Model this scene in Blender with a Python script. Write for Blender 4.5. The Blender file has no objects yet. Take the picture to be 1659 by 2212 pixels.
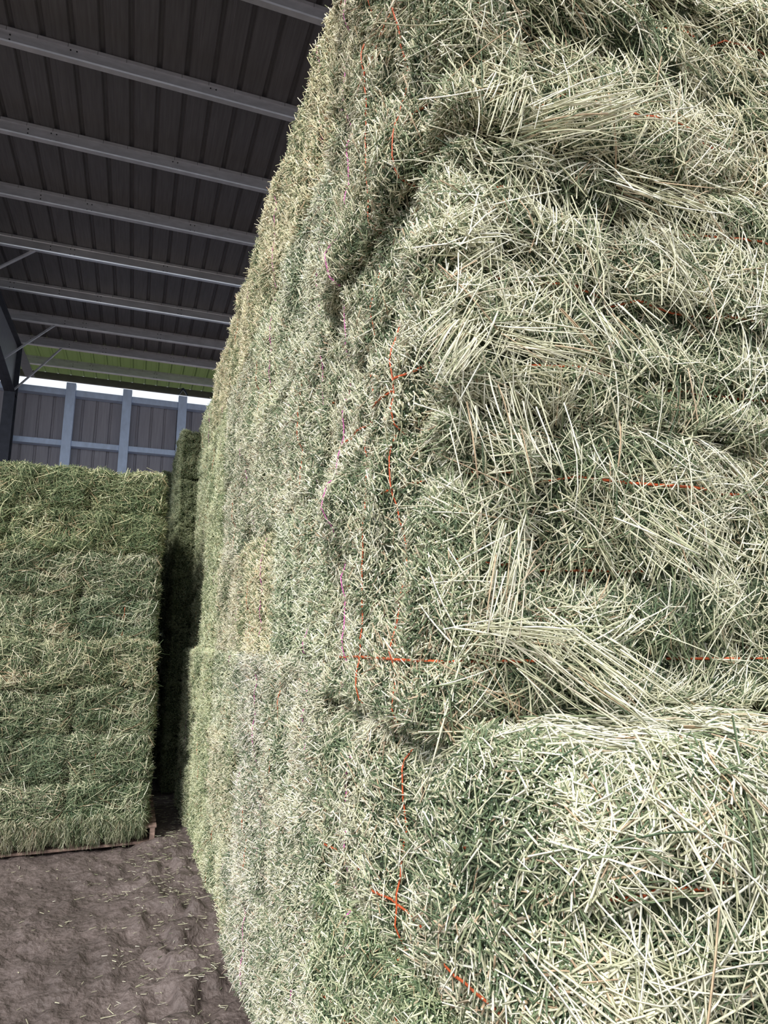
import bpy, math
import numpy as np
C = bpy.context.scene
COL = C.collection
R = math.radians
CAMH = 1.55                     # eye height; the ground is z = 0

# ------------------------------------------------------------------ camera
cam = bpy.data.cameras.new('camera')
cam.sensor_fit = 'HORIZONTAL'; cam.sensor_width = 36.0
cam.lens = 36.0 * 1450.0 / 1659.0
cam.clip_start = 0.02; cam.clip_end = 300
camo = bpy.data.objects.new('camera', cam); COL.objects.link(camo)
camo.location = (0, 0, CAMH)
camo.rotation_euler = (R(90 + 10.89), 0, R(-20.31))
C.camera = camo

# ------------------------------------------------------------------ sky, sun, exposure
w = bpy.data.worlds.new('overcast_sky'); C.world = w; w.use_nodes = True
nt = w.node_tree; nt.nodes.clear()
out = nt.nodes.new('ShaderNodeOutputWorld'); bg = nt.nodes.new('ShaderNodeBackground')
tc = nt.nodes.new('ShaderNodeTexCoord'); sep = nt.nodes.new('ShaderNodeSeparateXYZ')
rp = nt.nodes.new('ShaderNodeValToRGB')
nt.links.new(tc.outputs['Generated'], sep.inputs[0]); nt.links.new(sep.outputs['Z'], rp.inputs[0])
rp.color_ramp.elements[0].position = 0.0; rp.color_ramp.elements[0].color = (0.62, 0.70, 0.80, 1)
rp.color_ramp.elements[1].position = 0.9; rp.color_ramp.elements[1].color = (0.95, 0.98, 1.0, 1)
nt.links.new(rp.outputs[0], bg.inputs[0]); bg.inputs[1].default_value = 1.35
nt.links.new(bg.outputs[0], out.inputs[0])
sun = bpy.data.lights.new('hazy_sun', 'SUN'); sun.energy = 4.2; sun.angle = R(14); sun.color = (1.0, 0.975, 0.93)
so = bpy.data.objects.new('hazy_sun', sun); COL.objects.link(so)
so.rotation_euler = (R(52), 0, R(-38))        # from behind the camera, left and above, through the open front
C.view_settings.view_transform = 'Standard'; C.view_settings.look = 'None'
C.view_settings.exposure = 0.06; C.view_settings.gamma = 1.0
C.view_settings.use_curve_mapping = False

# ------------------------------------------------------------------ helpers
def hsh(ix, iy, iz, s):
    h = (ix.astype(np.int64) * 374761393 + iy.astype(np.int64) * 668265263 + iz.astype(np.int64) * 2147483647 + s * 974634777) & 0xffffffff
    h = ((h ^ (h >> 13)) * 1274126177) & 0xffffffff
    h = ((h ^ (h >> 15)) * 2246822519) & 0xffffffff
    return ((h ^ (h >> 16)) & 0xffffff) / float(0xffffff)

def noise(p, f, s=0):
    """value noise in 0..1 at points p (N,3)"""
    q = p * f; i = np.floor(q).astype(np.int64); t = q - i; t = t * t * (3 - 2 * t)
    r = 0
    for dx in (0, 1):
        for dy in (0, 1):
            for dz in (0, 1):
                wgt = (t[:, 0] if dx else 1 - t[:, 0]) * (t[:, 1] if dy else 1 - t[:, 1]) * (t[:, 2] if dz else 1 - t[:, 2])
                r = r + wgt * hsh(i[:, 0] + dx, i[:, 1] + dy, i[:, 2] + dz, s)
    return r

def nrm(v):
    return v / np.maximum(np.linalg.norm(v, axis=1, keepdims=True), 1e-9)

def np_mesh(name, V, loops, counts, mat, tint=None, smooth=True):
    me = bpy.data.meshes.new(name)
    nf = len(counts)
    me.vertices.add(len(V)); me.vertices.foreach_set('co', np.ascontiguousarray(V, dtype=np.float32).ravel())
    me.loops.add(len(loops)); me.loops.foreach_set('vertex_index', loops.astype(np.int32))
    st = np.concatenate(([0], np.cumsum(counts)[:-1])).astype(np.int32)
    me.polygons.add(nf); me.polygons.foreach_set('loop_start', st)
    me.update(calc_edges=True)
    if tint is not None:
        a = me.attributes.new('tint', 'FLOAT', 'FACE'); a.data.foreach_set('value', tint.astype(np.float32))
    me.polygons.foreach_set('use_smooth', np.full(nf, smooth))
    me.materials.append(mat)
    return me

def obj(name, me, parent=None, kind=None, loc=None, color=None):
    o = bpy.data.objects.new(name, me); COL.objects.link(o)
    if parent is not None: o.parent = parent
    if kind: o['kind'] = kind
    if loc is not None: o.location = loc
    if color is not None: o.color = color
    return o

def thing(name, label, cat, loc=(0, 0, 0), group=None, rot=(0, 0, 0)):
    o = bpy.data.objects.new(name, None); COL.objects.link(o)
    o.empty_display_size = 0.1
    o.location = loc; o.rotation_euler = rot; o['label'] = label; o['category'] = cat
    if group: o['group'] = group
    return o

class MB:
    """small mesh builder: boxes, bars and tubes in one mesh"""
    def __init__(s): s.v = []; s.f = []
    def box(s, x0, x1, y0, y1, z0, z1):
        b = len(s.v)
        s.v += [(x, y, z) for z in (z0, z1) for y in (y0, y1) for x in (x0, x1)]
        s.f += [tuple(b + i for i in q) for q in ((0, 2, 3, 1), (4, 5, 7, 6), (0, 1, 5, 4), (2, 6, 7, 3), (0, 4, 6, 2), (1, 3, 7, 5))]
    def bar(s, a, c, wd, ht):
        a = np.array(a, float); c = np.array(c, float); d = (c - a) / np.linalg.norm(c - a)
        u = np.cross(d, (0, 0, 1.0)); u = u / np.linalg.norm(u); n = np.cross(u, d)
        b = len(s.v)
        for p in (a, c):
            for i, j in ((-1, -1), (1, -1), (1, 1), (-1, 1)):
                s.v.append(tuple(p + u * i * wd / 2 + n * j * ht / 2))
        s.f += [tuple(b + i for i in q) for q in ((3, 2, 1, 0), (4, 5, 6, 7), (0, 1, 5, 4), (1, 2, 6, 5), (2, 3, 7, 6), (3, 0, 4, 7))]
    def prism(s, prof, path):
        """closed profile list of (a,b) swept between two frames: path = [(origin, avec, bvec), ...]"""
        b = len(s.v); n = len(prof)
        for o, av, bv in path:
            o = np.array(o, float); av = np.array(av, float); bv = np.array(bv, float)
            for p, q in prof: s.v.append(tuple(o + av * p + bv * q))
        for k in range(len(path) - 1):
            for i in range(n):
                j = (i + 1) % n
                s.f.append((b + k * n + i, b + k * n + j, b + (k + 1) * n + j, b + (k + 1) * n + i))
        s.f.append(tuple(b + i for i in range(n))[::-1]); s.f.append(tuple(b + (len(path) - 1) * n + i for i in range(n)))
    def disc(s, c, r, n=8, ax='y', t=0.006):
        b = len(s.v)
        for k in (0, 1):
            for i in range(n):
                a = 2 * math.pi * i / n
                s.v.append((c[0] + r * math.cos(a), c[1] - k * t, c[2] + r * math.sin(a)))
        s.f.append(tuple(b + n + i for i in range(n)))
        for i in range(n):
            j = (i + 1) % n; s.f.append((b + i, b + j, b + n + j, b + n + i))
    def build(s, name, mat, parent=None, kind=None, smooth=False, bevel=0):
        me = bpy.data.meshes.new(name); me.from_pydata(s.v, [], s.f); me.update()
        me.materials.append(mat)
        if smooth: me.polygons.foreach_set('use_smooth', [True] * len(me.polygons))
        o = obj(name, me, parent, kind)
        if bevel:
            m = o.modifiers.new('bevel', 'BEVEL'); m.width = bevel; m.segments = 1
        return o

# ------------------------------------------------------------------ materials
def newmat(name):
    m = bpy.data.materials.new(name); m.use_nodes = True
    nt = m.node_tree; b = nt.nodes['Principled BSDF']
    return m, nt, b

def ramp(nt, stops, interp='LINEAR'):
    r = nt.nodes.new('ShaderNodeValToRGB'); cr = r.color_ramp; cr.interpolation = interp
    while len(cr.elements) < len(stops): cr.elements.new(0.5)
    for e, (p, c) in zip(cr.elements, stops): e.position = p
    for e, (p, c) in zip(cr.elements, stops): e.position = p; e.color = (*c, 1)
    return r

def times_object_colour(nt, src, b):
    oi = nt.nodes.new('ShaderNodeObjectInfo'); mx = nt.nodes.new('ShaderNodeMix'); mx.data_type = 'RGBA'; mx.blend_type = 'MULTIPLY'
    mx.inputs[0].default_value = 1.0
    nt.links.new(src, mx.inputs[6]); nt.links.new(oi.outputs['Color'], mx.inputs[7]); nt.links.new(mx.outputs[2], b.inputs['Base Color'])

STOPS = [(0.00, (0.040, 0.070, 0.040)), (0.14, (0.085, 0.130, 0.070)), (0.28, (0.150, 0.205, 0.110)), (0.40, (0.260, 0.300, 0.175)),
         (0.52, (0.430, 0.440, 0.280)), (0.64, (0.600, 0.590, 0.400)), (0.76, (0.760, 0.735, 0.540)), (0.86, (0.880, 0.865, 0.730)),
         (0.93, (0.540, 0.400, 0.260)), (1.00, (0.330, 0.220, 0.150))]
def hay_mat(name, hue=(1, 1, 1), rough=0.55):
    m, nt, b = newmat(name)
    at = nt.nodes.new('ShaderNodeAttribute'); at.attribute_name = 'tint'
    r = ramp(nt, [(p, tuple(c[i] * hue[i] for i in range(3))) for p, c in STOPS])
    nt.links.new(at.outputs['Fac'], r.inputs[0])
    # along-stem streaks and nodes
    tx = nt.nodes.new('ShaderNodeTexCoord'); n1 = nt.nodes.new('ShaderNodeTexNoise'); n1.inputs['Scale'].default_value = 90; n1.inputs['Detail'].default_value = 2
    nt.links.new(tx.outputs['Object'], n1.inputs['Vector'])
    mr = nt.nodes.new('ShaderNodeMapRange'); mr.inputs[1].default_value = .3; mr.inputs[2].default_value = .7; mr.inputs[3].default_value = .78; mr.inputs[4].default_value = 1.15
    nt.links.new(n1.outputs['Fac'], mr.inputs[0])
    mm = nt.nodes.new('ShaderNodeMix'); mm.data_type = 'RGBA'; mm.blend_type = 'MULTIPLY'; mm.inputs[0].default_value = 1
    nt.links.new(r.outputs[0], mm.inputs[6]); nt.links.new(mr.outputs[0], mm.inputs[7])
    times_object_colour(nt, mm.outputs[2], b)
    b.inputs['Roughness'].default_value = rough; b.inputs['Specular IOR Level'].default_value = 0.35
    return m
M_STEM = hay_mat('hay_stems_mat')
M_LEAF = hay_mat('hay_leaf_mat', (0.86, 0.98, 1.02), 0.7)

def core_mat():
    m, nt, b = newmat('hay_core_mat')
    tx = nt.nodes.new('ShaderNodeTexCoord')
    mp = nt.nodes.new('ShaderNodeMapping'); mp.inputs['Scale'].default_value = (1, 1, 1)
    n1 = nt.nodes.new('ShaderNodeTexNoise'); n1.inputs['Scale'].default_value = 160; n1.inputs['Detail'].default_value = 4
    n2 = nt.nodes.new('ShaderNodeTexVoronoi'); n2.inputs['Scale'].default_value = 110
    nt.links.new(tx.outputs['Object'], mp.inputs[0]); nt.links.new(mp.outputs[0], n1.inputs['Vector']); nt.links.new(mp.outputs[0], n2.inputs['Vector'])
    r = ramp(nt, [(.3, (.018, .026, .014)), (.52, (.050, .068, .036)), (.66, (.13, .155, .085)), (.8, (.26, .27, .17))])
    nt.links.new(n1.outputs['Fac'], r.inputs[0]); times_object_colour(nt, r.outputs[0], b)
    bp = nt.nodes.new('ShaderNodeBump'); bp.inputs['Strength'].default_value = .8; bp.inputs['Distance'].default_value = .01
    nt.links.new(n2.outputs['Distance'], bp.inputs['Height']); nt.links.new(bp.outputs[0], b.inputs['Normal'])
    b.inputs['Roughness'].default_value = .9
    return m
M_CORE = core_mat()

def plain(name, col, rough=.6, metal=0.0, nscale=20, namp=.15, bump=0.0, stretch=(1, 1, 1)):
    m, nt, b = newmat(name)
    tx = nt.nodes.new('ShaderNodeTexCoord'); mp = nt.nodes.new('ShaderNodeMapping'); mp.inputs['Scale'].default_value = stretch
    n1 = nt.nodes.new('ShaderNodeTexNoise'); n1.inputs['Scale'].default_value = nscale; n1.inputs['Detail'].default_value = 5
    nt.links.new(tx.outputs['Object'], mp.inputs[0]); nt.links.new(mp.outputs[0], n1.inputs['Vector'])
    r = ramp(nt, [(.3, tuple(c * (1 - namp) for c in col)), (.7, tuple(min(1, c * (1 + namp)) for c in col))])
    nt.links.new(n1.outputs['Fac'], r.inputs[0]); nt.links.new(r.outputs[0], b.inputs['Base Color'])
    b.inputs['Roughness'].default_value = rough; b.inputs['Metallic'].default_value = metal
    if bump:
        bp = nt.nodes.new('ShaderNodeBump'); bp.inputs['Strength'].default_value = bump; bp.inputs['Distance'].default_value = .02
        nt.links.new(n1.outputs['Fac'], bp.inputs['Height']); nt.links.new(bp.outputs[0], b.inputs['Normal'])
    return m
M_ORANGE = plain('orange_twine_mat', (.55, .10, .03), .5, 0, 300, .25)
M_PINK = plain('pink_twine_mat', (.62, .14, .42), .5, 0, 300, .2)
M_PANEL = plain('roof_panel_mat', (.135, .128, .132), .5, .25, 5, .16, 0, (8, .4, 1))
M_WALLP = plain('wall_panel_mat', (.34, .32, .345), .5, .2, 5, .12, 0, (8, 1, .4))
M_PURLIN = plain('galvanised_mat', (.58, .575, .60), .42, .45, 6, .12, 0, (1, 1, 3))
M_SHEEN = plain('galvanised_sheen_mat', (.86, .86, .88), .3, .75, 3, .14, 0, (.6, 1, 3))  # lighter, glossier copy: the sheen on two purlins put into the material
M_POST = plain('post_mat', (.60, .70, .88), .45, .2, 5, .10, 0, (2, 2, 1))
M_FRAME = plain('frame_mat', (.055, .058, .075), .5, .2, 8, .2)
M_EAVE = plain('eave_mat', (.11, .105, .085), .6, .1, 8, .15)
M_HOLE = plain('hole_mat', (.012, .012, .014), .8, 0)
M_WOOD = plain('pallet_wood_mat', (.26, .175, .145), .8, 0, 14, .35, .3, (1, 6, 6))
M_DARKSTRAP = plain('strap_mat', (.015, .02, .035), .5, 0)

def skylight_mat():
    m, nt, b = newmat('green_skylight_mat')
    b.inputs['Base Color'].default_value = (.13, .16, .08, 1); b.inputs['Roughness'].default_value = .5
    tr = nt.nodes.new('ShaderNodeBsdfTranslucent'); tr.inputs[0].default_value = (.27, .31, .19, 1)
    mx = nt.nodes.new('ShaderNodeMixShader'); mx.inputs[0].default_value = .62
    o = nt.nodes['Material Output']
    nt.links.new(b.outputs[0], mx.inputs[1]); nt.links.new(tr.outputs[0], mx.inputs[2]); nt.links.new(mx.outputs[0], o.inputs[0])
    return m
M_SKYL = skylight_mat()

def mud_mat():
    m, nt, b = newmat('mud_mat')
    tx = nt.nodes.new('ShaderNodeTexCoord')
    n1 = nt.nodes.new('ShaderNodeTexNoise'); n1.inputs['Scale'].default_value = 2.2; n1.inputs['Detail'].default_value = 8
    n2 = nt.nodes.new('ShaderNodeTexNoise'); n2.inputs['Scale'].default_value = 38; n2.inputs['Detail'].default_value = 6
    n3 = nt.nodes.new('ShaderNodeTexVoronoi'); n3.inputs['Scale'].default_value = 24
    for n in (n1, n2, n3): nt.links.new(tx.outputs['Object'], n.inputs['Vector'])
    r = ramp(nt, [(.3, (.068, .052, .047)), (.55, (.130, .101, .094)), (.75, (.205, .163, .153))])
    mx = nt.nodes.new('ShaderNodeMix'); mx.inputs[0].default_value = .45
    nt.links.new(n1.outputs['Fac'], mx.inputs[2]); nt.links.new(n2.outputs['Fac'], mx.inputs[3]); nt.links.new(mx.outputs[0], r.inputs[0])
    nt.links.new(r.outputs[0], b.inputs['Base Color'])
    bp = nt.nodes.new('ShaderNodeBump'); bp.inputs['Strength'].default_value = .9; bp.inputs['Distance'].default_value = .02
    ad = nt.nodes.new('ShaderNodeMath'); ad.operation = 'MULTIPLY_ADD'; ad.inputs[1].default_value = .35
    nt.links.new(n3.outputs['Distance'], ad.inputs[0]); nt.links.new(n2.outputs['Fac'], ad.inputs[2])
    nt.links.new(ad.outputs[0], bp.inputs['Height']); nt.links.new(bp.outputs[0], b.inputs['Normal'])
    b.inputs['Roughness'].default_value = .62
    return m
M_MUD = mud_mat()

# ------------------------------------------------------------------ ground
def graded(segs):
    v = []
    for a, b, s in segs: v += list(np.arange(a, b, s))
    v.append(segs[-1][1]); return np.array(v)
def ground_h(x, y):
    p = np.stack([x, y, np.zeros_like(x)], 1)
    h = (noise(p, .7, 3) - .5) * .10 + (noise(p, 2.3, 4) - .5) * .055
    h += (np.abs(noise(p, 6, 5) - .5) - .25) * .05 + (noise(p, 14, 6) - .5) * .026
    fl = np.clip((noise(p, 11, 12) - .48) * 9, 0, 1) * np.clip(noise(p, 1.6, 13) * 3 - 1, 0, 1)      # flat-topped clods with crisp rims
    h += fl * .022 + (noise(p, 27, 7) - .5) * .013 + np.clip(noise(p, 21, 15) - .6, 0, 1) * .06
    # trodden clods along the foot of the stack
    f = np.exp(-((x - .33) / .22) ** 2) * (y < 6.5)
    c = noise(p, 9, 8); h += f * np.clip(c - .52, 0, .2) * .35
    # shallow wheel ruts running across
    h -= .03 * np.exp(-((y - 3.35 + .12 * x) / .22) ** 2)
    inside = np.exp(-np.maximum(0, y - 5.6) * 2)      # flattens under the stacks
    near = np.exp(-(np.hypot(x, y - 3) / 9) ** 2)
    return h * (.35 + .65 * inside) * near - .015
gx = graded([(-45, -8, 4), (-8, -3.2, .3), (-3.2, .9, .022), (.9, 3, .2), (3, 45, 4)])
gy = graded([(-25, -2, 3), (-2, 2.3, .25), (2.3, 8.2, .026), (8.2, 20, .5), (20, 70, 5)])
GX, GY = np.meshgrid(gx, gy); gz = ground_h(GX.ravel(), GY.ravel())
V = np.stack([GX.ravel(), GY.ravel(), gz], 1); nx, ny = len(gx), len(gy)
i, j = np.meshgrid(np.arange(nx - 1), np.arange(ny - 1)); a = (j * nx + i).ravel()
L = np.stack([a, a + 1, a + nx + 1, a + nx], 1)
floor = obj('floor', np_mesh('floor', V, L.ravel(), np.full(len(L), 4), M_MUD), kind='structure')

# ------------------------------------------------------------------ roof
SL = .03
def zr(y): return CAMH + 6.33 + SL * y
YF, YE = 3.4, 18.6
YS = 16.15                       # green translucent panels begin here
XL, XR = -10.4, 9.0
ceiling = obj('ceiling', None, kind='structure')
def roof_panel(x0, ya, yb, mat, nm):
    rib = .3048; prof = [(0, 0)]
    for k in range(3):
        b = k * rib
        prof += [(b + .118, 0), (b + .138, .034), (b + .168, .034), (b + .188, 0)]
        if k < 2: prof += [(b + .188 + .055, 0), (b + .188 + .062, .004), (b + .188 + .072, .004), (b + .188 + .079, 0)]
    prof += [(.9144, 0)]
    m = MB()
    top = [(p, q) for p, q in prof] + [(p, q + .004) for p, q in prof[::-1]]
    m.prism(top, [((x0, ya, zr(ya)), (1, 0, 0), (0, 0, 1)), ((x0, yb, zr(yb)), (1, 0, 0), (0, 0, 1))])
    return m.build(nm, mat, ceiling)
x = -.252 * 6.55 - .153 - .9144 * 9
while x < XR:
    roof_panel(x, YF, YS, M_PANEL, 'roof_panel'); roof_panel(x, YS, YE, M_SKYL, 'skylight_panel'); x += .9144
PY = [4.30, 5.74, 7.19, 8.71, 10.18, 11.67, 13.35, 14.77, 16.08, 17.38]
for k, y in enumerate(PY):
    zt = zr(y) - .004; h = .235; m = MB(); t = .004
    # Z section: web faces the open front, top flange runs back, bottom flange forward
    prof = [(-.0, 0), (.075, 0), (.075, -.02), (.071, -.02), (.071, -t), (t, -t), (t, -h), (-.062, -h), (-.068, -h + .018), (-.064, -h + .019), (-.060, -h + t), (0, -h + t)]
    m.prism(prof, [((XL, y, zt), (0, 1, 0), (0, 0, 1)), ((XR, y, zt), (0, 1, 0), (0, 0, 1))])
    # fold line under the top flange: the strip of the panel lap seen above the web
    m.box(XL, XR, y - .012, y - .001, zt - .045, zt - .002)
    p = m.build('purlin', M_SHEEN if k in (5, 6) else M_PURLIN, ceiling)
    hb = MB(); xo = -.12 * k
    for xc in np.arange(-4.42 + (.0 if k % 2 else .35), 3, 1.52):
        for dx in (-.032, .032):
            for dz in (-.075, -.175): hb.disc((xc + dx, y - .001, zt + dz), .0085)
    for xc in (-1.62 - .02 * k,):
        for dz in (-.09, -.15): hb.disc((xc, y - .001, zt + dz), .009)
    hb.build('bolt_holes', M_HOLE, p, 'stuff')
    sc = MB()
    for xc in np.arange(-4.9 + .15, 3, .3048): sc.box(xc, xc + .004, y - .0135, y - .012, zt - .05, zt - .002)
    sc.build('screw_ticks', M_HOLE, p, 'stuff')
m = MB(); ye = 18.45; m.box(XL, XR, ye, ye + .08, zr(ye) - .19, zr(ye) - .02); m.build('eave_strut', M_EAVE, ceiling)

# ------------------------------------------------------------------ back wall
WY = 16.5; WT = CAMH + 5.73
wall = obj('wall_back', None, kind='structure')
x = -10.1
while x < XR:
    m = MB(); rib = .3048; prof = [(0, 0)]
    for k in range(3):
        b = k * rib; prof += [(b + .118, 0), (b + .135, .03), (b + .165, .03), (b + .182, 0)]
    prof += [(.9144, 0)]
    pr = prof + [(p, q + .003) for p, q in prof[::-1]]
    zt = WT - .01 - .012 * math.sin(x * 7)
    m.prism(pr, [((x, WY, 0), (1, 0, 0), (0, 1, 0)), ((x, WY, zt), (1, 0, 0), (0, 1, 0))])
    m.build('wall_panel', M_WALLP, wall); x += .9144
posts = [-9.2, -7.95, -6.7, -4.15, -1.68, -.46, .80, 2.05, 3.3, 5.8, 7.05]
for px in posts:
    m = MB(); wd = .2; t = .005; y0 = WY - .25
    m.prism([(-wd / 2, 0), (wd / 2, 0), (wd / 2, .2), (wd / 2 - t, .2), (wd / 2 - t, t), (-wd / 2 + t, t), (-wd / 2 + t, .2), (-wd / 2, .2)],
            [((px, y0, 0), (1, 0, 0), (0, 1, 0)), ((px, y0, WT + .13), (1, 0, 0), (0, 1, 0))])
    m.build('post', M_POST, wall)
edges = [-10.1] + posts + [XR]
for k in range(len(edges) - 1):
    a, b = edges[k] + .102, edges[k + 1] - .102
    if b - a < .3: continue
    for nm, z0, z1 in (('top_rail', WT - .17, WT - .02), ('girt', CAMH + 4.36, CAMH + 4.49), ('girt', CAMH + 2.9, CAMH + 3.03), ('girt', CAMH + 1.2, CAMH + 1.33)):
        m = MB(); h = z1 - z0
        m.prism([(0, 0), (.19, 0), (.19, h), (0, h), (0, h - .02), (.004, h - .02), (.004, h - .004), (.186, h - .004), (.186, .004), (.004, .004), (.004, .02), (0, .02)][::-1] if False else
                [(0, 0), (.2, 0), (.2, h), (0, h)], [((a, WY - .215, z0), (0, 1, 0), (0, 0, 1)), ((b, WY - .215, z0), (0, 1, 0), (0, 0, 1))])
        m.build(nm, M_POST, wall, bevel=.006)

# steel frame: column, tapered rafter, flange braces
fr = thing('steel_frame', 'dark steel column and tapered rafter at the left edge of the photo under the roof', 'frame', (-2.86, 16.2, 0))
def fpart(m, nm, mat): 
    m.v = [(a + 2.86, b - 16.2, c) for a, b, c in m.v]; return m.build(nm, mat, fr)
m = MB(); X0, X1 = -2.97, -2.75
m.box(X0, X1, 15.95, 15.965, 0, 6.95); m.box(X0, X1, 16.24, 16.255, 0, 8.3); m.box(-2.864, -2.856, 15.965, 16.24, 0, 7.1); fpart(m, 'column', M_FRAME)
def rz(y): return zr(y) - .25
m = MB()
def hexa(m, a):
    b = len(m.v); m.v += a; m.f += [tuple(b + i for i in q) for q in ((0, 1, 2, 3), (7, 6, 5, 4), (0, 4, 5, 1), (1, 5, 6, 2), (2, 6, 7, 3), (3, 7, 4, 0))]
def slab(m, x0, x1, ya, za0, za1, yb, zb0, zb1):
    hexa(m, [(x0, ya, za0), (x1, ya, za0), (x1, ya, za1), (x0, ya, za1), (x0, yb, zb0), (x1, yb, zb0), (x1, yb, zb1), (x0, yb, zb1)])
def bot(y): return 6.93 + (16.0 - y) * .115 if y > 9 else 7.735
slab(m, X0, X1, 16.26, bot(16.26), bot(16.26) + .015, 9, bot(9.01), bot(9.01) + .015)
slab(m, X0, X1, 9, 7.735, 7.75, YF, 7.735 - .2, 7.75 - .2); fpart(m, 'bottom_flange', M_FRAME)
m = MB(); slab(m, X0, X1, 18.3, rz(18.3), rz(18.3) + .015, YF, rz(YF), rz(YF) + .015); fpart(m, 'top_flange', M_FRAME)
m = MB(); slab(m, -2.864, -2.856, 16.26, bot(16.26), rz(16.26), 9, bot(9.01), rz(9)); slab(m, -2.864, -2.856, 9, 7.735, rz(9), YF, 7.535, rz(YF))
M_WEB = plain('rafter_web_mat', (.20, .20, .22), .5, .3, 8, .1)
fpart(m, 'rafter_web', M_WEB)
for yb, yp in ((11.9, 11.67), (14.6, 14.77), (16.0, 16.08)):
    m = MB(); a = (-2.80, yb, bot(yb) + .03); c = (-1.9 - .0, yp - .03, zr(yp) - .21)
    m.bar(a, c, .05, .006); m.bar((a[0], a[1], a[2] + .02), (c[0], c[1], c[2] + .02), .006, .045)
    fpart(m, 'flange_brace', M_PURLIN)
# torn strap hooked over the third post
n = 14; m = MB()
pts = []
for k in range(n):
    t = k / (n - 1); pts.append((.70 + .20 * t + .02 * math.sin(9 * t), WY - .26, WT + .15 + .17 * math.sin(math.pi * min(1, t * 1.15)) * (1 if t < .8 else .8)))
for k in range(n - 1): m.bar(pts[k], pts[k + 1], .04, .012 + .035 * math.sin(math.pi * (k + .5) / (n - 1)))
me = m.build('torn_strap', M_DARKSTRAP); me['label'] = 'dark curled torn strap on top of the third post of the back wall'; me['category'] = 'strap'
# dry hay caught on the girt near the column

# ------------------------------------------------------------------ hay
rng = np.random.default_rng(11)
def tubes(p0, d, Ln, rad, bend, nseg, tint, cap=None, sides=3, flat=1.0):
    """many tapered curved stems as one vertex/loop set"""
    N = len(p0); K = nseg + 1
    ref = np.where(np.abs(d[:, 2:3]) < .8, np.array([[0, 0, 1.0]]), np.array([[1.0, 0, 0]]))
    a = nrm(np.cross(d, ref)); b = np.cross(d, a)
    ro = rng.uniform(0, 2 * np.pi, (N, 1)); a, b = a * np.cos(ro) + b * np.sin(ro), -a * np.sin(ro) + b * np.cos(ro)
    V = np.empty((N, K, sides, 3))
    for k in range(K):
        t = k / nseg
        c = p0 + d * (Ln * t)[:, None] + bend * (Ln * t * t)[:, None]
        rr = rad * (1 - .25 * t)
        for s in range(sides):
            an = 2 * np.pi * s / sides
            V[:, k, s] = c + a * (rr * math.cos(an))[:, None] + b * (rr * flat * math.sin(an))[:, None]
    base = (np.arange(N) * K * sides)[:, None]
    q = []
    for k in range(nseg):
        for s in range(sides):
            s2 = (s + 1) % sides; q.append([k * sides + s, k * sides + s2, (k + 1) * sides + s2, (k + 1) * sides + s])
    q = np.array(q); Q = (base[:, :, None] + q[None]).reshape(-1, 4)
    loops = [Q.ravel()]; counts = [np.full(len(Q), 4)]; tn = [np.repeat(tint, len(q))]
    if cap is not None and sides == 3:
        e = nseg * sides; T = base + np.array([[e, e + 1, e + 2]]); loops.append(T.ravel()); counts.append(np.full(N, 3)); tn.append(np.full(N, cap))
    return V.reshape(-1, 3), np.concatenate(loops), np.concatenate(counts), np.concatenate(tn)

def merge(parts):
    Vs, Ls, Cs, Ts, o = [], [], [], [], 0
    for V, L, Cn, T in parts: Vs.append(V); Ls.append(L + o); Cs.append(Cn); Ts.append(T); o += len(V)
    return np.concatenate(Vs), np.concatenate(Ls), np.concatenate(Cs), np.concatenate(Ts)

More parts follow.
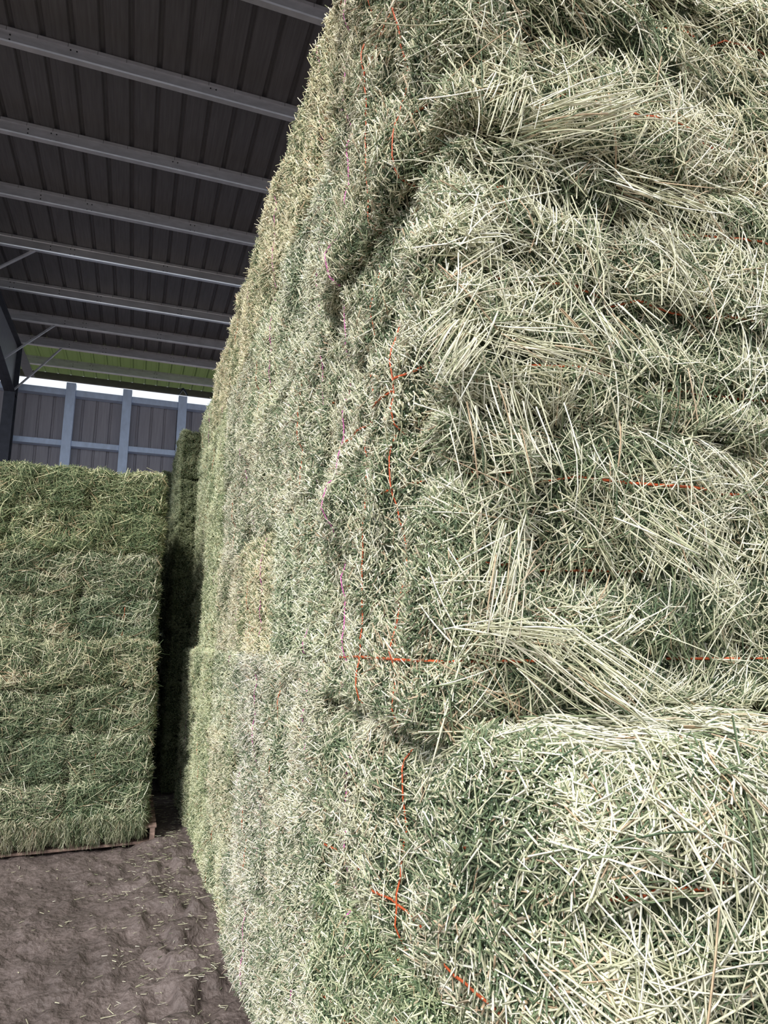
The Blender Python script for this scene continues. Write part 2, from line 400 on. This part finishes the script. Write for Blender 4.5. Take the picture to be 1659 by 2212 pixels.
class Bale:
    """shape of one bale: rounded box (centre x, centre y, base z = 0) with bulging flakes between the strings"""
    def __init__(s, size, seed, gz=(), gy=(), gx=(), r=.07, amp=(.035, .014), gdepth=.03, gw=.035, front=False, dents=()):
        s.front = front; s.dents = dents; s.h = np.array(size) / 2; s.seed = seed; s.gz = gz; s.gy = gy; s.gx = gx; s.r = r; s.amp = amp; s.gd = gdepth; s.gw = gw
    def surf(s, p):
        """p on the box surface (centred) -> displaced position (base at z = 0) and normal"""
        inner = np.clip(p, -(s.h - s.r), s.h - s.r); d = nrm(p - inner); q = inner + d * s.r
        o = q + s.seed * 7.31
        dis = (noise(o, 4.5, s.seed) - .5) * 2 * s.amp[0] + (noise(o, 15, s.seed + 1) - .5) * 2 * s.amp[1] + (noise(o, 38, s.seed + 2) - .5) * .012
        var = .25 + 1.3 * noise(o, 6, s.seed + 3); wob = (noise(o, 3.2, s.seed + 4) - .5) * .11; var = var * np.clip(noise(o + 9, 2.6, s.seed + 5) * 3.2 - .9, .1, 1.6)
        for ax, gs in ((2, s.gz), (1, s.gy), (0, s.gx)):
            for g in gs:
                e = np.exp(-((q[:, ax] + s.h[2] * (ax == 2) - g + wob) / s.gw) ** 2) * (1 - np.abs(d[:, ax]) ** 2)
                if s.front: e = e * (.15 + .85 * np.abs(d[:, 1]))
                dis = dis - s.gd * var * e
        for fx, c, rr, dep in s.dents:          # torn-out hollows on one side
            ax = 'xyz'.index(fx[1]); sg = -1 if fx[0] == '-' else 1
            e = sum(((q[:, k] - c[k]) / rr[k]) ** 2 for k in range(3) if k != ax)
            dis = dis - dep * (.6 + .8 * noise(o, 22, s.seed + 6)) * np.exp(-e) * np.clip(d[:, ax] * sg, 0, 1)
        q = q + d * (dis - .012)[:, None]; q[:, 2] += s.h[2]
        return q, d
    def sample(s, face, n, band=None):
        ax, sg = {'-x': (0, -1), '+x': (0, 1), '-y': (1, -1), '+y': (1, 1), '-z': (2, -1), '+z': (2, 1)}[face]
        p = rng.uniform(-1, 1, (n, 3)) * s.h; p[:, ax] = sg * s.h[ax]
        if band: p[:, band[0]] = band[1] * (s.h[band[0]] - rng.uniform(0, band[2], n))
        return s.surf(p)
    def core(s, mat, step=.045):
        Vs, Ls, o = [], [], 0
        for ax in range(3):
            u, v = [k for k in range(3) if k != ax]
            nu = max(3, int(2 * s.h[u] / step)); nv = max(3, int(2 * s.h[v] / step))
            U, W = np.meshgrid(np.linspace(-s.h[u], s.h[u], nu), np.linspace(-s.h[v], s.h[v], nv))
            for sg in (-1, 1):
                p = np.zeros((U.size, 3)); p[:, u] = U.ravel(); p[:, v] = W.ravel(); p[:, ax] = sg * s.h[ax]
                q, d = s.surf(p); Vs.append(q - d * .004)
                i, j = np.meshgrid(np.arange(nu - 1), np.arange(nv - 1)); a = (j * nu + i).ravel() + o
                F = np.stack([a, a + 1, a + nu + 1, a + nu], 1)
                if (sg < 0) ^ (ax == 1): F = F[:, ::-1]
                Ls.append(F.ravel()); o += U.size
        L = np.concatenate(Ls)
        return np_mesh('hay_core', np.concatenate(Vs), L, np.full(len(L) // 4, 4), mat)
    def twine(s, plane, at, mat, rad=.0024, lift=.004, sides=4):
        """closed string loop: plane 'z' = horizontal loop at height at, 'y' = upright loop in the xz plane"""
        hx, hy, hz = s.h; P = []
        a, b = {'z': (hx, hy), 'y': (hx, hz), 'x': (hy, hz)}[plane]
        cor = [(-a, -b), (a, -b), (a, b), (-a, b)]
        for k in range(4):
            (x0, y0), (x1, y1) = cor[k], cor[(k + 1) % 4]; n = max(6, int(math.hypot(x1 - x0, y1 - y0) / .03))
            for i in range(n): t = i / n; P.append((x0 + (x1 - x0) * t, y0 + (y1 - y0) * t))
        P = np.array(P); p = np.zeros((len(P), 3))
        if plane == 'z': p[:, 0], p[:, 1], p[:, 2] = P[:, 0], P[:, 1], at - hz
        elif plane == 'y': p[:, 0], p[:, 2], p[:, 1] = P[:, 0], P[:, 1], at
        else: p[:, 1], p[:, 2], p[:, 0] = P[:, 0], P[:, 1], at
        wob = (noise(p + 3.3, 3, s.seed + 9) - .5) * .018
        q, d = s.surf(p)
        if plane == 'z' and s.front: lift = np.where((p[:, 0] < -hx + .02) & (at > .2), lift - .014, lift)
        q = q + d * (lift + (noise(p, 7, s.seed + 8) - .45) * .022)[:, None]; q[:, {'z': 2, 'y': 1, 'x': 0}[plane]] += wob
        n = len(q); tg = nrm(np.roll(q, -1, 0) - np.roll(q, 1, 0)); u = np.cross(tg, d); V = np.empty((n, sides, 3))
        for k in range(sides):
            an = 2 * math.pi * k / sides; V[:, k] = q + d * rad * .6 * math.cos(an) + u * rad * 1.25 * math.sin(an)
        F = [[i * sides + k, i * sides + (k + 1) % sides, ((i + 1) % n) * sides + (k + 1) % sides, ((i + 1) % n) * sides + k] for i in range(n) for k in range(sides)]
        F = np.array(F); return np_mesh('twine', V.reshape(-1, 3), F.ravel(), np.full(len(F), 4), mat)

def frame(n):
    up = np.where(np.abs(n[:, 2:3]) < .85, np.array([[0, 0, 1.0]]), np.array([[0, 1.0, 0]]))
    t1 = nrm(np.cross(up, n)); return t1, np.cross(n, t1)

def pick_tint(q, seed, N, green=0., pale=0.):
    """random stem tint, drifting in clumps"""
    g = noise(q + 11, 5, seed + 20) * .6 + noise(q + 4, 16, seed + 22) * .4
    pl = rng.random(N) < np.clip(.56 + (g - .5) * 1.3 + pale * 2 - green * 2, .05, .97)
    t = np.where(pl, rng.normal(.72 + pale * .4, .09, N), rng.normal(.36 - green * .3, .12, N))
    t = np.clip(t, .03, .865)
    br = rng.random(N) < .05 + .12 * np.clip(noise(q + 5, 3.5, seed + 21) - .6, 0, 1) * 4
    t[br] = rng.uniform(.88, .97, br.sum()); return t

def long_stems(B, face, n, Ls, rad, seg=3, green=0, pale=0, tilt=(2, 22), lift=(-.012, .008), base=0, spread=72, droop=.0, clump=4.5, band=None, swing=1.0):
    q, d = B.sample(face, n, band); t1, t2 = frame(d)
    th = (noise(q + 21, clump, B.seed + 30) - .5) * 2 * np.pi * 1.1 * swing + R(base) + rng.normal(0, R(spread), n)
    ph = R(1) * rng.uniform(tilt[0], tilt[1], n)
    tan = t1 * np.cos(th)[:, None] + t2 * np.sin(th)[:, None]
    dr = tan * np.cos(ph)[:, None] + d * np.sin(ph)[:, None]
    L = rng.gamma(4, (Ls[1] - Ls[0]) / 4, n) + Ls[0]; L = np.minimum(L, Ls[1] * 1.8)
    side = np.cross(d, tan)
    bend = -d * (np.sin(ph) * .9)[:, None] + side * rng.normal(0, .13, (n, 1)) + np.array([[0, 0, -droop]])
    p0 = q + d * rng.uniform(lift[0], lift[1], (n, 1)) - tan * (L * rng.uniform(.2, .6, n))[:, None] * .8
    return tubes(p0, dr, L, rng.uniform(rad[0], rad[1], n), bend, seg, pick_tint(q, B.seed, n, green, pale), cap=.84)

def stubs(B, face, n, Ls, rad, green=0, pale=0, tilt=(15, 65), lift=(-.012, .004), seg=1, spread=85, band=None):
    q, d = B.sample(face, n, band); t1, t2 = frame(d)
    th = noise(q + 21, 9, B.seed + 33) * 2 * np.pi * 2 + rng.normal(0, R(spread), n)
    ph = R(1) * rng.uniform(tilt[0], tilt[1], n)
    tan = t1 * np.cos(th)[:, None] + t2 * np.sin(th)[:, None]
    dr = tan * np.cos(ph)[:, None] + d * np.sin(ph)[:, None]
    L = rng.uniform(Ls[0], Ls[1], n)
    p0 = q + d * rng.uniform(lift[0], lift[1], (n, 1)) - dr * (L * .35)[:, None]
    bend = rng.normal(0, .08, (n, 3)) if seg > 1 else np.zeros((n, 3))
    return tubes(p0, dr, L, rng.uniform(rad[0], rad[1], n), bend, seg, pick_tint(q, B.seed, n, green, pale), cap=.85)

def leaves(B, face, n, sz=(.003, .007), green=.0):
    q, d = B.sample(face, n); a = nrm(rng.normal(0, 1, (n, 3))); b = nrm(np.cross(a, rng.normal(0, 1, (n, 3))))
    s = rng.uniform(sz[0], sz[1], (n, 1)); c = q + d * rng.uniform(-.006, .008, (n, 1))
    V = np.stack([c - a * s, c + b * s * .6, c + a * s], 1).reshape(-1, 3)
    return V, np.arange(3 * n), np.full(n, 3), np.clip(rng.normal(.24 - green, .15, n), 0, .6)

def pack(nm, parts, mat): V, L, Cn, T = merge(parts); return np_mesh(nm, V, L, Cn, mat, T)

# ---- bale kinds: mesh data made once, shared by all the bales of a kind
def kind(B, stems, leaf, twines, side_twines=()):
    return dict(B=B, size=B.h * 2, core=B.core(M_CORE), stems=pack('hay_stems', stems, M_STEM), leaf=pack('hay_leaf', leaf, M_LEAF), tw=list(twines))
FRONT_SZ = (1.22, 1.0, .667)
def edge_stubs(B, fx, n, rad=(.0011, .0022), green=0, Ls=(.02, .05), wide=.10):
    """ragged cut ends along the rims of the side fx so that joints do not read as clean lines"""
    ax, sg = {'-x': (0, -1), '-y': (1, -1)}[fx]; out = []
    for f in ('-z', '+z') + (('-y', '+y') if ax == 0 else ('-x', '+x')):
        L = 2 * B.h[[k for k in range(3) if k != ax and k != {'x': 0, 'y': 1, 'z': 2}[f[1]]][0]]
        wd = wide if f == '-y' else .10
        out.append(stubs(B, f, int(n * L * wd / .10), Ls, rad, green, 0, (10, 60), (-.004, .010), band=(ax, sg, wd)))
    return out
def front_kind(seed, sz, gz, gx=(), dents=(), top=0, gd=.045, n=1.0, green=0, pale=0):
    B = Bale(sz, seed, gz=gz, gx=gx, r=.12 if top else .060, amp=(.044, .021), gdepth=gd, gw=.028, front=True, dents=dents)
    A = sz[0] * sz[2]; S = sz[1] * sz[2]; sw = 1.0 if sz[2] > .5 else .42
    st = [long_stems(B, '-y', int(12000 * A * n), (.014, .038), (.0010, .0021), 1, green + .03, pale, (0, 40), (-.014, .003), clump=7, swing=sw),
          long_stems(B, '-y', int(6000 * A * n), (.03, .07), (.0010, .0021), 2, green, pale + .05, (0, 35), (-.006, .010), clump=6, swing=sw),
          long_stems(B, '-y', int(1700 * A * n), (.06, .13), (.0011, .0024), 3, green, pale + .10, (3, 25), (.000, .014), clump=5, spread=40, swing=sw),
          long_stems(B, '-y', int(330 * A * n), (.11, .19), (.0011, .0022), 4, green, pale + .18, (3, 18), (.004, .018), droop=.12, swing=sw),
          stubs(B, '-x', int(14500 * S * n), (.014, .036), (.0014, .0029), green * .25, pale + .02, (12, 55)),
          stubs(B, '-x', int(3000 * S * n), (.035, .075), (.0012, .0023), green * .25, pale + .1, (8, 35), (-.002, .010), 2)] + edge_stubs(B, '-x', 2000, green=green * .25) + edge_stubs(B, '-y', 1500, green=green)
    lf = [leaves(B, '-y', int(105000 * A * n), (.0015, .0048)), leaves(B, '-x', int(46000 * S * n), (.0015, .005))]
    if top:  # paler stems put the light on the ledge top into the tint
        T = sz[0] * sz[1] * .75
        st += [long_stems(B, '+z', int(12500 * T), (.02, .05), (.0010, .0020), 1, green, pale + .17, (0, 28), (-.012, .004), clump=7),
               long_stems(B, '+z', int(6000 * T), (.04, .09), (.0011, .0024), 2, green, pale + .20, (0, 25), (-.003, .010), clump=6)]
        st += [long_stems(B, '-y', int(1500), (.02, .07), (.0011, .0024), 2, green, pale + .17, (0, 30), (-.004, .010), clump=6, band=(2, 1, .13), swing=.4)]
        lf += [leaves(B, '+z', int(42000 * T), (.0015, .005))]
    tw = [B.twine('z', g, M_ORANGE, rad=.0028, lift=.004) for g in gz]
    tw += [B.twine('y', g, mt, rad=.0030, lift=.006) for g, mt in ((-.25, M_ORANGE), (.0, M_ORANGE), (.28, M_PINK))[1 if sz[2] < .5 else 0:]]
    return kind(B, st, lf, tw)
K_UA = front_kind(1, FRONT_SZ, (.13, .335, .53), (-.30, .22), [('-y', (-.34, 0, .12), (.035, 1, .15), .09), ('-y', (-.28, 0, -.30), (.12, 1, .035), .09), ('-y', (.08, 0, -.25), (.16, 1, .04), .08)])
K_UB = front_kind(2, FRONT_SZ, (.12, .32, .55), (-.12, .40), [('-y', (-.05, 0, -.10), (.22, 1, .035), .09), ('-x', (0, .40, .27), (1, .09, .06), .10), ('-y', (-.42, 0, .05), (.08, 1, .04), .06)], pale=.01)
K_LEDGE = front_kind(7, (1.22, 1.15, .46), (.10, .30), (-.2,), [('-x', (0, .34, .19), (1, .10, .05), .07), ('-y', (-.25, 0, -.10), (.12, 1, .04), .06)], top=1, gd=.065, green=.05, pale=-.02)
K_LOW = front_kind(9, (1.22, 1.15, .46), (.14, .34), (.05,), gd=.07, green=.12)

def side_kind(seed, sz, gy, dents=()):
    B = Bale(sz, seed, gy=gy, gz=(), r=.035, amp=(.026, .018), gdepth=.016, gw=.02, dents=dents)
    S = sz[1] * sz[2]
    st = [stubs(B, '-x', int(16500 * S), (.015, .040), (.0017, .0034), 0, 0),
          stubs(B, '-x', int(3400 * S), (.035, .075), (.0015, .0028), 0, .08, (8, 45), (-.004, .012), 2)] + edge_stubs(B, '-x', 1500, (.0012, .0026), wide=.26)
    return kind(B, st, [leaves(B, '-x', int(42000 * S), (.002, .007))], [B.twine('y', g, M_PINK if k % 2 == 0 else M_ORANGE, .0024, .004) for k, g in enumerate(gy)])
K_S = [side_kind(11, (1.2, 1.0, .6), (-.27, .02, .29)), side_kind(12, (1.2, 1.0, .6), (-.30, .27)), side_kind(13, (1.2, 1.0, .6), (-.22, .10, .34), [('-x', (0, -.42, .25), (1, .10, .06), .10)])]

def left_kind(seed, sz, gx):
    B = Bale(sz, seed, gx=gx, r=.058, amp=(.030, .026), gdepth=.03, gw=.03)
    A = sz[0] * sz[2]; E = sz[1] * sz[2] * .35
    st = [long_stems(B, '-y', int(9500 * A), (.025, .07), (.0016, .0030), 1, .22, 0, (0, 45), (-.014, .006), clump=7),
          long_stems(B, '-y', int(2900 * A), (.06, .13), (.0018, .0036), 2, .16, .0, (3, 40), (-.004, .018), droop=.06),
          stubs(B, '+x', int(7000 * E), (.03, .09), (.0018, .003), .14), long_stems(B, '+z', int(5000 * sz[0] * sz[1] * .5), (.04, .12), (.0016, .003), 2, .1, 0, (5, 50))] + edge_stubs(B, '-y', 900, (.0016, .003), .12, (.03, .08))
    return kind(B, st, [leaves(B, '-y', int(36000 * A), (.003, .008), .03)], [B.twine('x', g, M_ORANGE, .003, .004) for g in gx])
K_LS = [left_kind(21, (1.17, 1.17, .36), (-.3, .3)), left_kind(22, (1.17, 1.17, .36), (-.25, .33))]
K_LE = [left_kind(23, (.58, 1.17, .36), (.05,)), left_kind(24, (.58, 1.17, .36), (-.1,))]

def place(K, x0, y0, z0, sz, label, group, color=(1, 1, 1), flipz=False, flipx=False, flipy=False, tw=None, rot=0):
    """a bale whose box starts at x0, y0, z0 and measures sz; its parts share the mesh data of its kind"""
    t = thing('hay_bale', label, 'hay bale', (x0 + sz[0] / 2, y0 + sz[1] / 2, z0), group, (0, 0, rot))
    s = np.array(sz) / K['size'] * np.array([-1 if flipx else 1, -1 if flipy else 1, -1 if flipz else 1])
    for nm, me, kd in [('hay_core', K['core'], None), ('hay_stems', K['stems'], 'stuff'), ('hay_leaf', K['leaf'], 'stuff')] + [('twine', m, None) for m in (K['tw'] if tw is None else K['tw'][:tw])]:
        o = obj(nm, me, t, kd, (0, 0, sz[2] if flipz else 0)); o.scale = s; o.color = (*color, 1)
    return t

HT = 4.00                        # height of the right stack
# front column of the right stack (faces the camera)
G = 'tall right-hand stack of hay bales'; FC = []
lowz = [(0, .445), (.445, .445), (.89, .45)]
FC.append(0); FC[-1] = place(K_LOW, .56, .95, 0, (1.22, 1.19, .445), 'bottom bale at the near corner of the tall right stack, lowest in the photo', G, (.96, 1.0, .93), flipz=True)
FC.append(0); FC[-1] = place(K_LOW, .555, .90, .445, (1.22, 1.23, .44), 'near corner bale directly under the bright ledge bale, fresh green with orange twine', G, (.95, 1.0, .93))
FC.append(0); FC[-1] = place(K_LEDGE, .555, .80, .885, (1.22, 1.32, .492), 'bright-topped bale forming the protruding ledge at the lower right of the near corner', G)
z = 1.378; names = ['first near corner bale above the ledge, with orange twine across its face', 'second near corner bale above the ledge, long stems spilling over its groove',
     'third near corner bale above the ledge, coarse straw tuft sticking out', 'topmost near corner bale of the tall right stack, brownish and cut by the photo top']
for k, (K, fz) in enumerate(((K_UA, False), (K_UB, False), (K_UA, True), (K_UB, True))):
    c = [(1, 1, 1), (1, 1, 1), (.97, .95, .93), (.84, .80, .75)][k]
    FC.append(0); FC[-1] = place(K, .56 + (.0, .012, -.008, .004)[k], 1.14 + (.06, .03, .0, .05)[k], z, (1.22, 1.0 - (.06 if k == 0 else 0), .660), names[k], G, c, flipz=fz); z += .657
def tuft(t, specs):
    """locks of long stems pulled out of the bale: (root, tip, number, spread of roots, stem length)"""
    parts = []
    for a, b, n, sp, ln in specs:
        a = np.array(a, float); b = np.array(b, float); ax = b - a
        p0 = a + rng.normal(0, 1, (n, 3)) * np.array(sp) + ax * rng.uniform(-.5, .35, (n, 1))
        d = nrm(ax / np.linalg.norm(ax) + rng.normal(0, .13, (n, 3)) * np.array([1, .5, 1])); L = rng.uniform(.55, 1.1, n) * ln
        parts.append(tubes(p0, d, L, rng.uniform(.0011, .0024, n), np.array([[0, 0, -.06]]) + rng.normal(0, .05, (n, 3)), 3, np.clip(rng.normal(.74, .10, n), .4, .93), cap=.86))
    V, L, Cn, T = merge(parts); V = V - np.array(t.location)
    obj('loose_tuft', np_mesh('loose_tuft', V, L, Cn, M_STEM, T), t, 'stuff')
U = FC
def q(x, z, y=1.11): return (x, y, z + CAMH)
tuft(U[3], [(q(.66, .16), q(.60, .02, 1.06), 26, (.03, .01, .02), .15), (q(.66, .02), q(.78, .02, 1.05), 26, (.05, .012, .012), .12),
            (q(.78, -.02), q(.98, -.17, 1.02), 60, (.05, .015, .03), .20), (q(.70, .44), q(.72, .28, 1.06), 40, (.08, .01, .02), .13), (q(1.05, .22), q(1.2, .08, 1.05), 36, (.06, .01, .04), .16)])
tuft(U[4], [(q(.60, .62), q(.52, .52, 1.07), 60, (.04, .01, .03), .13), (q(.72, .60), q(.84, .56, 1.06), 40, (.06, .01, .02), .13), (q(.98, .70), q(1.06, .58, 1.07), 30, (.08, .01, .02), .14)])
tuft(U[5], [(q(.84, 1.16), q(1.05, 1.24, 1.04), 70, (.05, .012, .025), .22), (q(.72, 1.20), q(.66, 1.05, 1.07), 30, (.04, .01, .02), .14), (q(1.05, 1.05), q(1.22, 1.0, 1.06), 30, (.05, .01, .02), .16)])
tuft(U[2], [((.78, .84, 1.30), (.66, .80, 1.27), 34, (.06, .02, .02), .10), ((1.02, .84, 1.25), (.90, .79, 1.20), 26, (.06, .02, .02), .10), ((1.15, .95, 1.36), (.98, .86, 1.36), 30, (.06, .05, .01), .12)])
# side columns of the right stack (cut ends face the aisle)
cols = [(2.12, 2.98), (2.98, 3.86), (3.86, 5.02), (5.02, 6.28)]
zs = [(0, .49), (.49, .49), (.98, .50), (1.485, .58), (2.07, .59), (2.665, .665), (3.335, .665)]
ordc = ['second', 'third', 'fourth', 'fifth']
ordz = ['bottom layer', 'second layer up', 'third layer up', 'fourth layer up', 'fifth layer up', 'sixth layer up', 'top layer']
n = 0
for ci, (ya, yb) in enumerate(cols):
    for zi, (z0, hh) in enumerate(zs):
        K = K_S[(ci * 2 + zi * 5 + ci * zi) % 3]
        jut = (rng.random() - .5) * .018 + (-.014 if (ci < 2 and zi < 3) else 0) + (.012 * ci if zi > 2 else 0)
        fx = .575 - .010 * (ya - 2) + jut
        tone = (.97 + .06 * rng.random(), .98 + .04 * rng.random(), .95 + .06 * rng.random())
        ty = 'green-grey'
        if ci in (0, 1) and zi < 3: tone = (1.0, .99, 1.07) if ci else (1.0, .995, 1.03); ty = 'pale greyish' if ci == 1 else 'pale green-grey'
        if zi == 6: tone = (1.06, 1.0, .91); ty = 'tan-topped'
        elif ci == 1 and zi in (3,): tone = (1.05, .99, .91); ty = 'straw-coloured'
        elif ci == 3: tone = (.93, .98, .86); ty = 'dull green'
        place(K, fx, ya, z0, (1.2, yb - ya + .005, hh + .004), '%s bale, %s of the right stack, %s column from the camera' % (ty, ordz[zi], ordc[ci]),
              G, tone, flipz=bool((ci + zi) % 2), flipy=bool((ci * 3 + zi) % 3 == 1), tw=(None if (ci + zi) % 2 == 0 else 1))
for zi in range(3):
    z0, hh = zs[zi]
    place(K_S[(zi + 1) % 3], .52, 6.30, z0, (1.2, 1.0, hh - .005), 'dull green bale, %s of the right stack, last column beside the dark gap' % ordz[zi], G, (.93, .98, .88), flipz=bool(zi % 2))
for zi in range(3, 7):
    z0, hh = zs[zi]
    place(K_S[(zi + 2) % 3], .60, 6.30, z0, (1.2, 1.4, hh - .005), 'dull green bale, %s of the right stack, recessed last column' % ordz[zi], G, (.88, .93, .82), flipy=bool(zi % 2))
# stack behind, closing the aisle; its shade is put into the bale colour
G2 = 'dark hay bales stacked deep in the aisle'
zb = [(0, .56), (.56, .56), (1.12, .56), (1.68, .56), (2.24, .56), (2.80, .56), (3.36, .57)]
for zi, (z0, hh) in enumerate(zb):
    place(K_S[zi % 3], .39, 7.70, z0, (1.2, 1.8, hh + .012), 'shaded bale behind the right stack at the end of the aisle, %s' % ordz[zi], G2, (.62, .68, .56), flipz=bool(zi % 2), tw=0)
for zi, (z0, hh) in enumerate(zb):
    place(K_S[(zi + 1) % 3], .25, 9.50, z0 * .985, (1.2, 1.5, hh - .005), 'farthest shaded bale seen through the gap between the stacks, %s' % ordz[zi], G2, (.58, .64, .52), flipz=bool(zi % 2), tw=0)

# left stack on pallets
G3 = 'left-hand stack of green bales on pallets'
PH = .13; hl = .355
LY = 5.93
n = 3400; B = K_LS[0]['B']
p0 = np.stack([rng.uniform(-.58, .58, n), -.600 + rng.normal(0, .018, n), rng.uniform(-.01, .12, n)], 1)
cl = noise(p0, 9, 77); p0[:, 2] -= (cl - .4) * .10
dd = nrm(np.stack([rng.normal(0, .8, n), rng.normal(-.25, .35, n), -np.abs(rng.normal(.8, .4, n))], 1))
Ls_ = rng.uniform(.04, .14, n) * (.5 + cl); Ls_ = np.minimum(Ls_, p0[:, 2] + PH + .0)
HANG = np_mesh('hanging_hay', *(lambda q: (q[0], q[1], q[2], M_STEM, q[3]))(tubes(p0, dd, np.clip(Ls_, .02, .11), rng.uniform(.0016, .003, n), np.zeros((n, 3)), 1, pick_tint(p0, 77, n, .10), cap=.8)))
rows = [('e', 0), ('s', 1), ('e', 1), ('s', 0), ('s', 1), ('e', 0), ('s', 0), ('s', 1)]
rn = ['bottom row', 'second row', 'third row', 'row under the ledge', 'row above the ledge', 'sixth row', 'seventh row', 'top row']
for ri, (ty, ph) in enumerate(rows):
    z0 = PH + ri * hl + (.01 if ri > 3 else 0); xr = .20 + (.0 if ri < 4 else -.02) + (rng.random() - .5) * .03; y0 = LY + (0 if ri < 4 else .075)
    spans = []; xx = xr; first = True; k = 0
    while xx > -1.75:
        wd = .58 if ty == 'e' or (ph == 1 and first) else 1.16
        spans.append((xx - wd, wd)); xx -= wd + .01; first = False
    for k, (xa, wd) in enumerate(spans):
        KK = (K_LE if wd < .7 else K_LS)[(ri + k) % 2]
        where = ['at its right end', 'second from its right end', 'third from its right end', 'fourth from its right end'][k]
        tone = (.90 + .06 * rng.random(), .93, .87 + .06 * rng.random())
        if ri > 5: tone = (.96, .96, .82)
        t = place(KK, xa, y0 + (rng.random() - .5) * .02, z0, (wd, 1.17, hl - .003), 'green bale, %s of left stack, %s' % (rn[ri], where), G3, tone, flipx=bool((ri + k) % 2) and k > 0, tw=(None if (ri == 4 and k < 2) or (ri == 1 and k == 0) else 0))
        if ri == 0:
            h = obj('hanging_hay', HANG, t, 'stuff'); h.scale = (wd / 1.17, 1, 1); h.color = (*tone, 1)

for di, dw in ((0, 'just behind the left stack front'), (1, 'at the back of the left stack')):  # unseen bales added to block light and darken the gap
    for ri in range(8):
        place(K_LE[(ri + di) % 2], -.385, LY + 1.20 + di * 1.19, ri * hl + (PH if ri else .002), (.58, 1.17, hl - .003 + (0 if ri else PH)), 'unseen bale added to darken the gap, %s, %s' % (rn[ri], dw), G3, (.80, .84, .76), tw=0)
# pallets under the left stack
def pallet(x1, label):
    t = thing('pallet', label, 'pallet', (x1 - .6, LY + .59, 0), 'wooden pallets under the left stack')
    def b(nm, *a):
        m = MB(); m.box(*a); return m.build(nm, M_WOOD, t, bevel=.003)
    for dx in (-.58, -.02, .55): b('stringer', dx, dx + .04, -.6, .6, .02, .11)
    for k in range(7): y = -.6 + k * .183; b('deck_board', -.6, .6, y, y + .10, .11, .128)
    for y in (-.6, -.05, .5): b('bottom_board', -.6, .6, y, y + .10, .0, .02)
    return t
p = pallet(.285, 'weathered reddish wooden pallet under the right end of the left stack'); p.location[1] = LY + .59
pallet(-.95, 'weathered wooden pallet mostly hidden under the left part of the left stack')

# loose straw on the mud
n = 1300
xs = np.concatenate([rng.uniform(-2.2, .5, n // 3), .5 - np.abs(rng.normal(0, .28, n - n // 3))]); ys = rng.uniform(2.3, 7.6, n)
g = ground_h(xs, ys) + .008; a = rng.normal(0, 1.1, n)
d = nrm(np.stack([np.cos(a), np.sin(a), rng.normal(0, .06, n)], 1))
L = rng.gamma(1.6, .014, n) + .008
V, Lp, Cn, T = tubes(np.stack([xs, ys, g], 1) - d * (L / 2)[:, None], d, L, rng.uniform(.0009, .0021, n), rng.normal(0, .05, (n, 3)) * np.array([[1, 1, .2]]), 2, np.clip(rng.normal(.66, .12, n), .3, .86))
ls = obj('loose_straw', np_mesh('loose_straw', V, Lp, Cn, M_STEM, T), kind='stuff'); ls['label'] = 'pale straw bits scattered over the brown mud'; ls['category'] = 'straw'
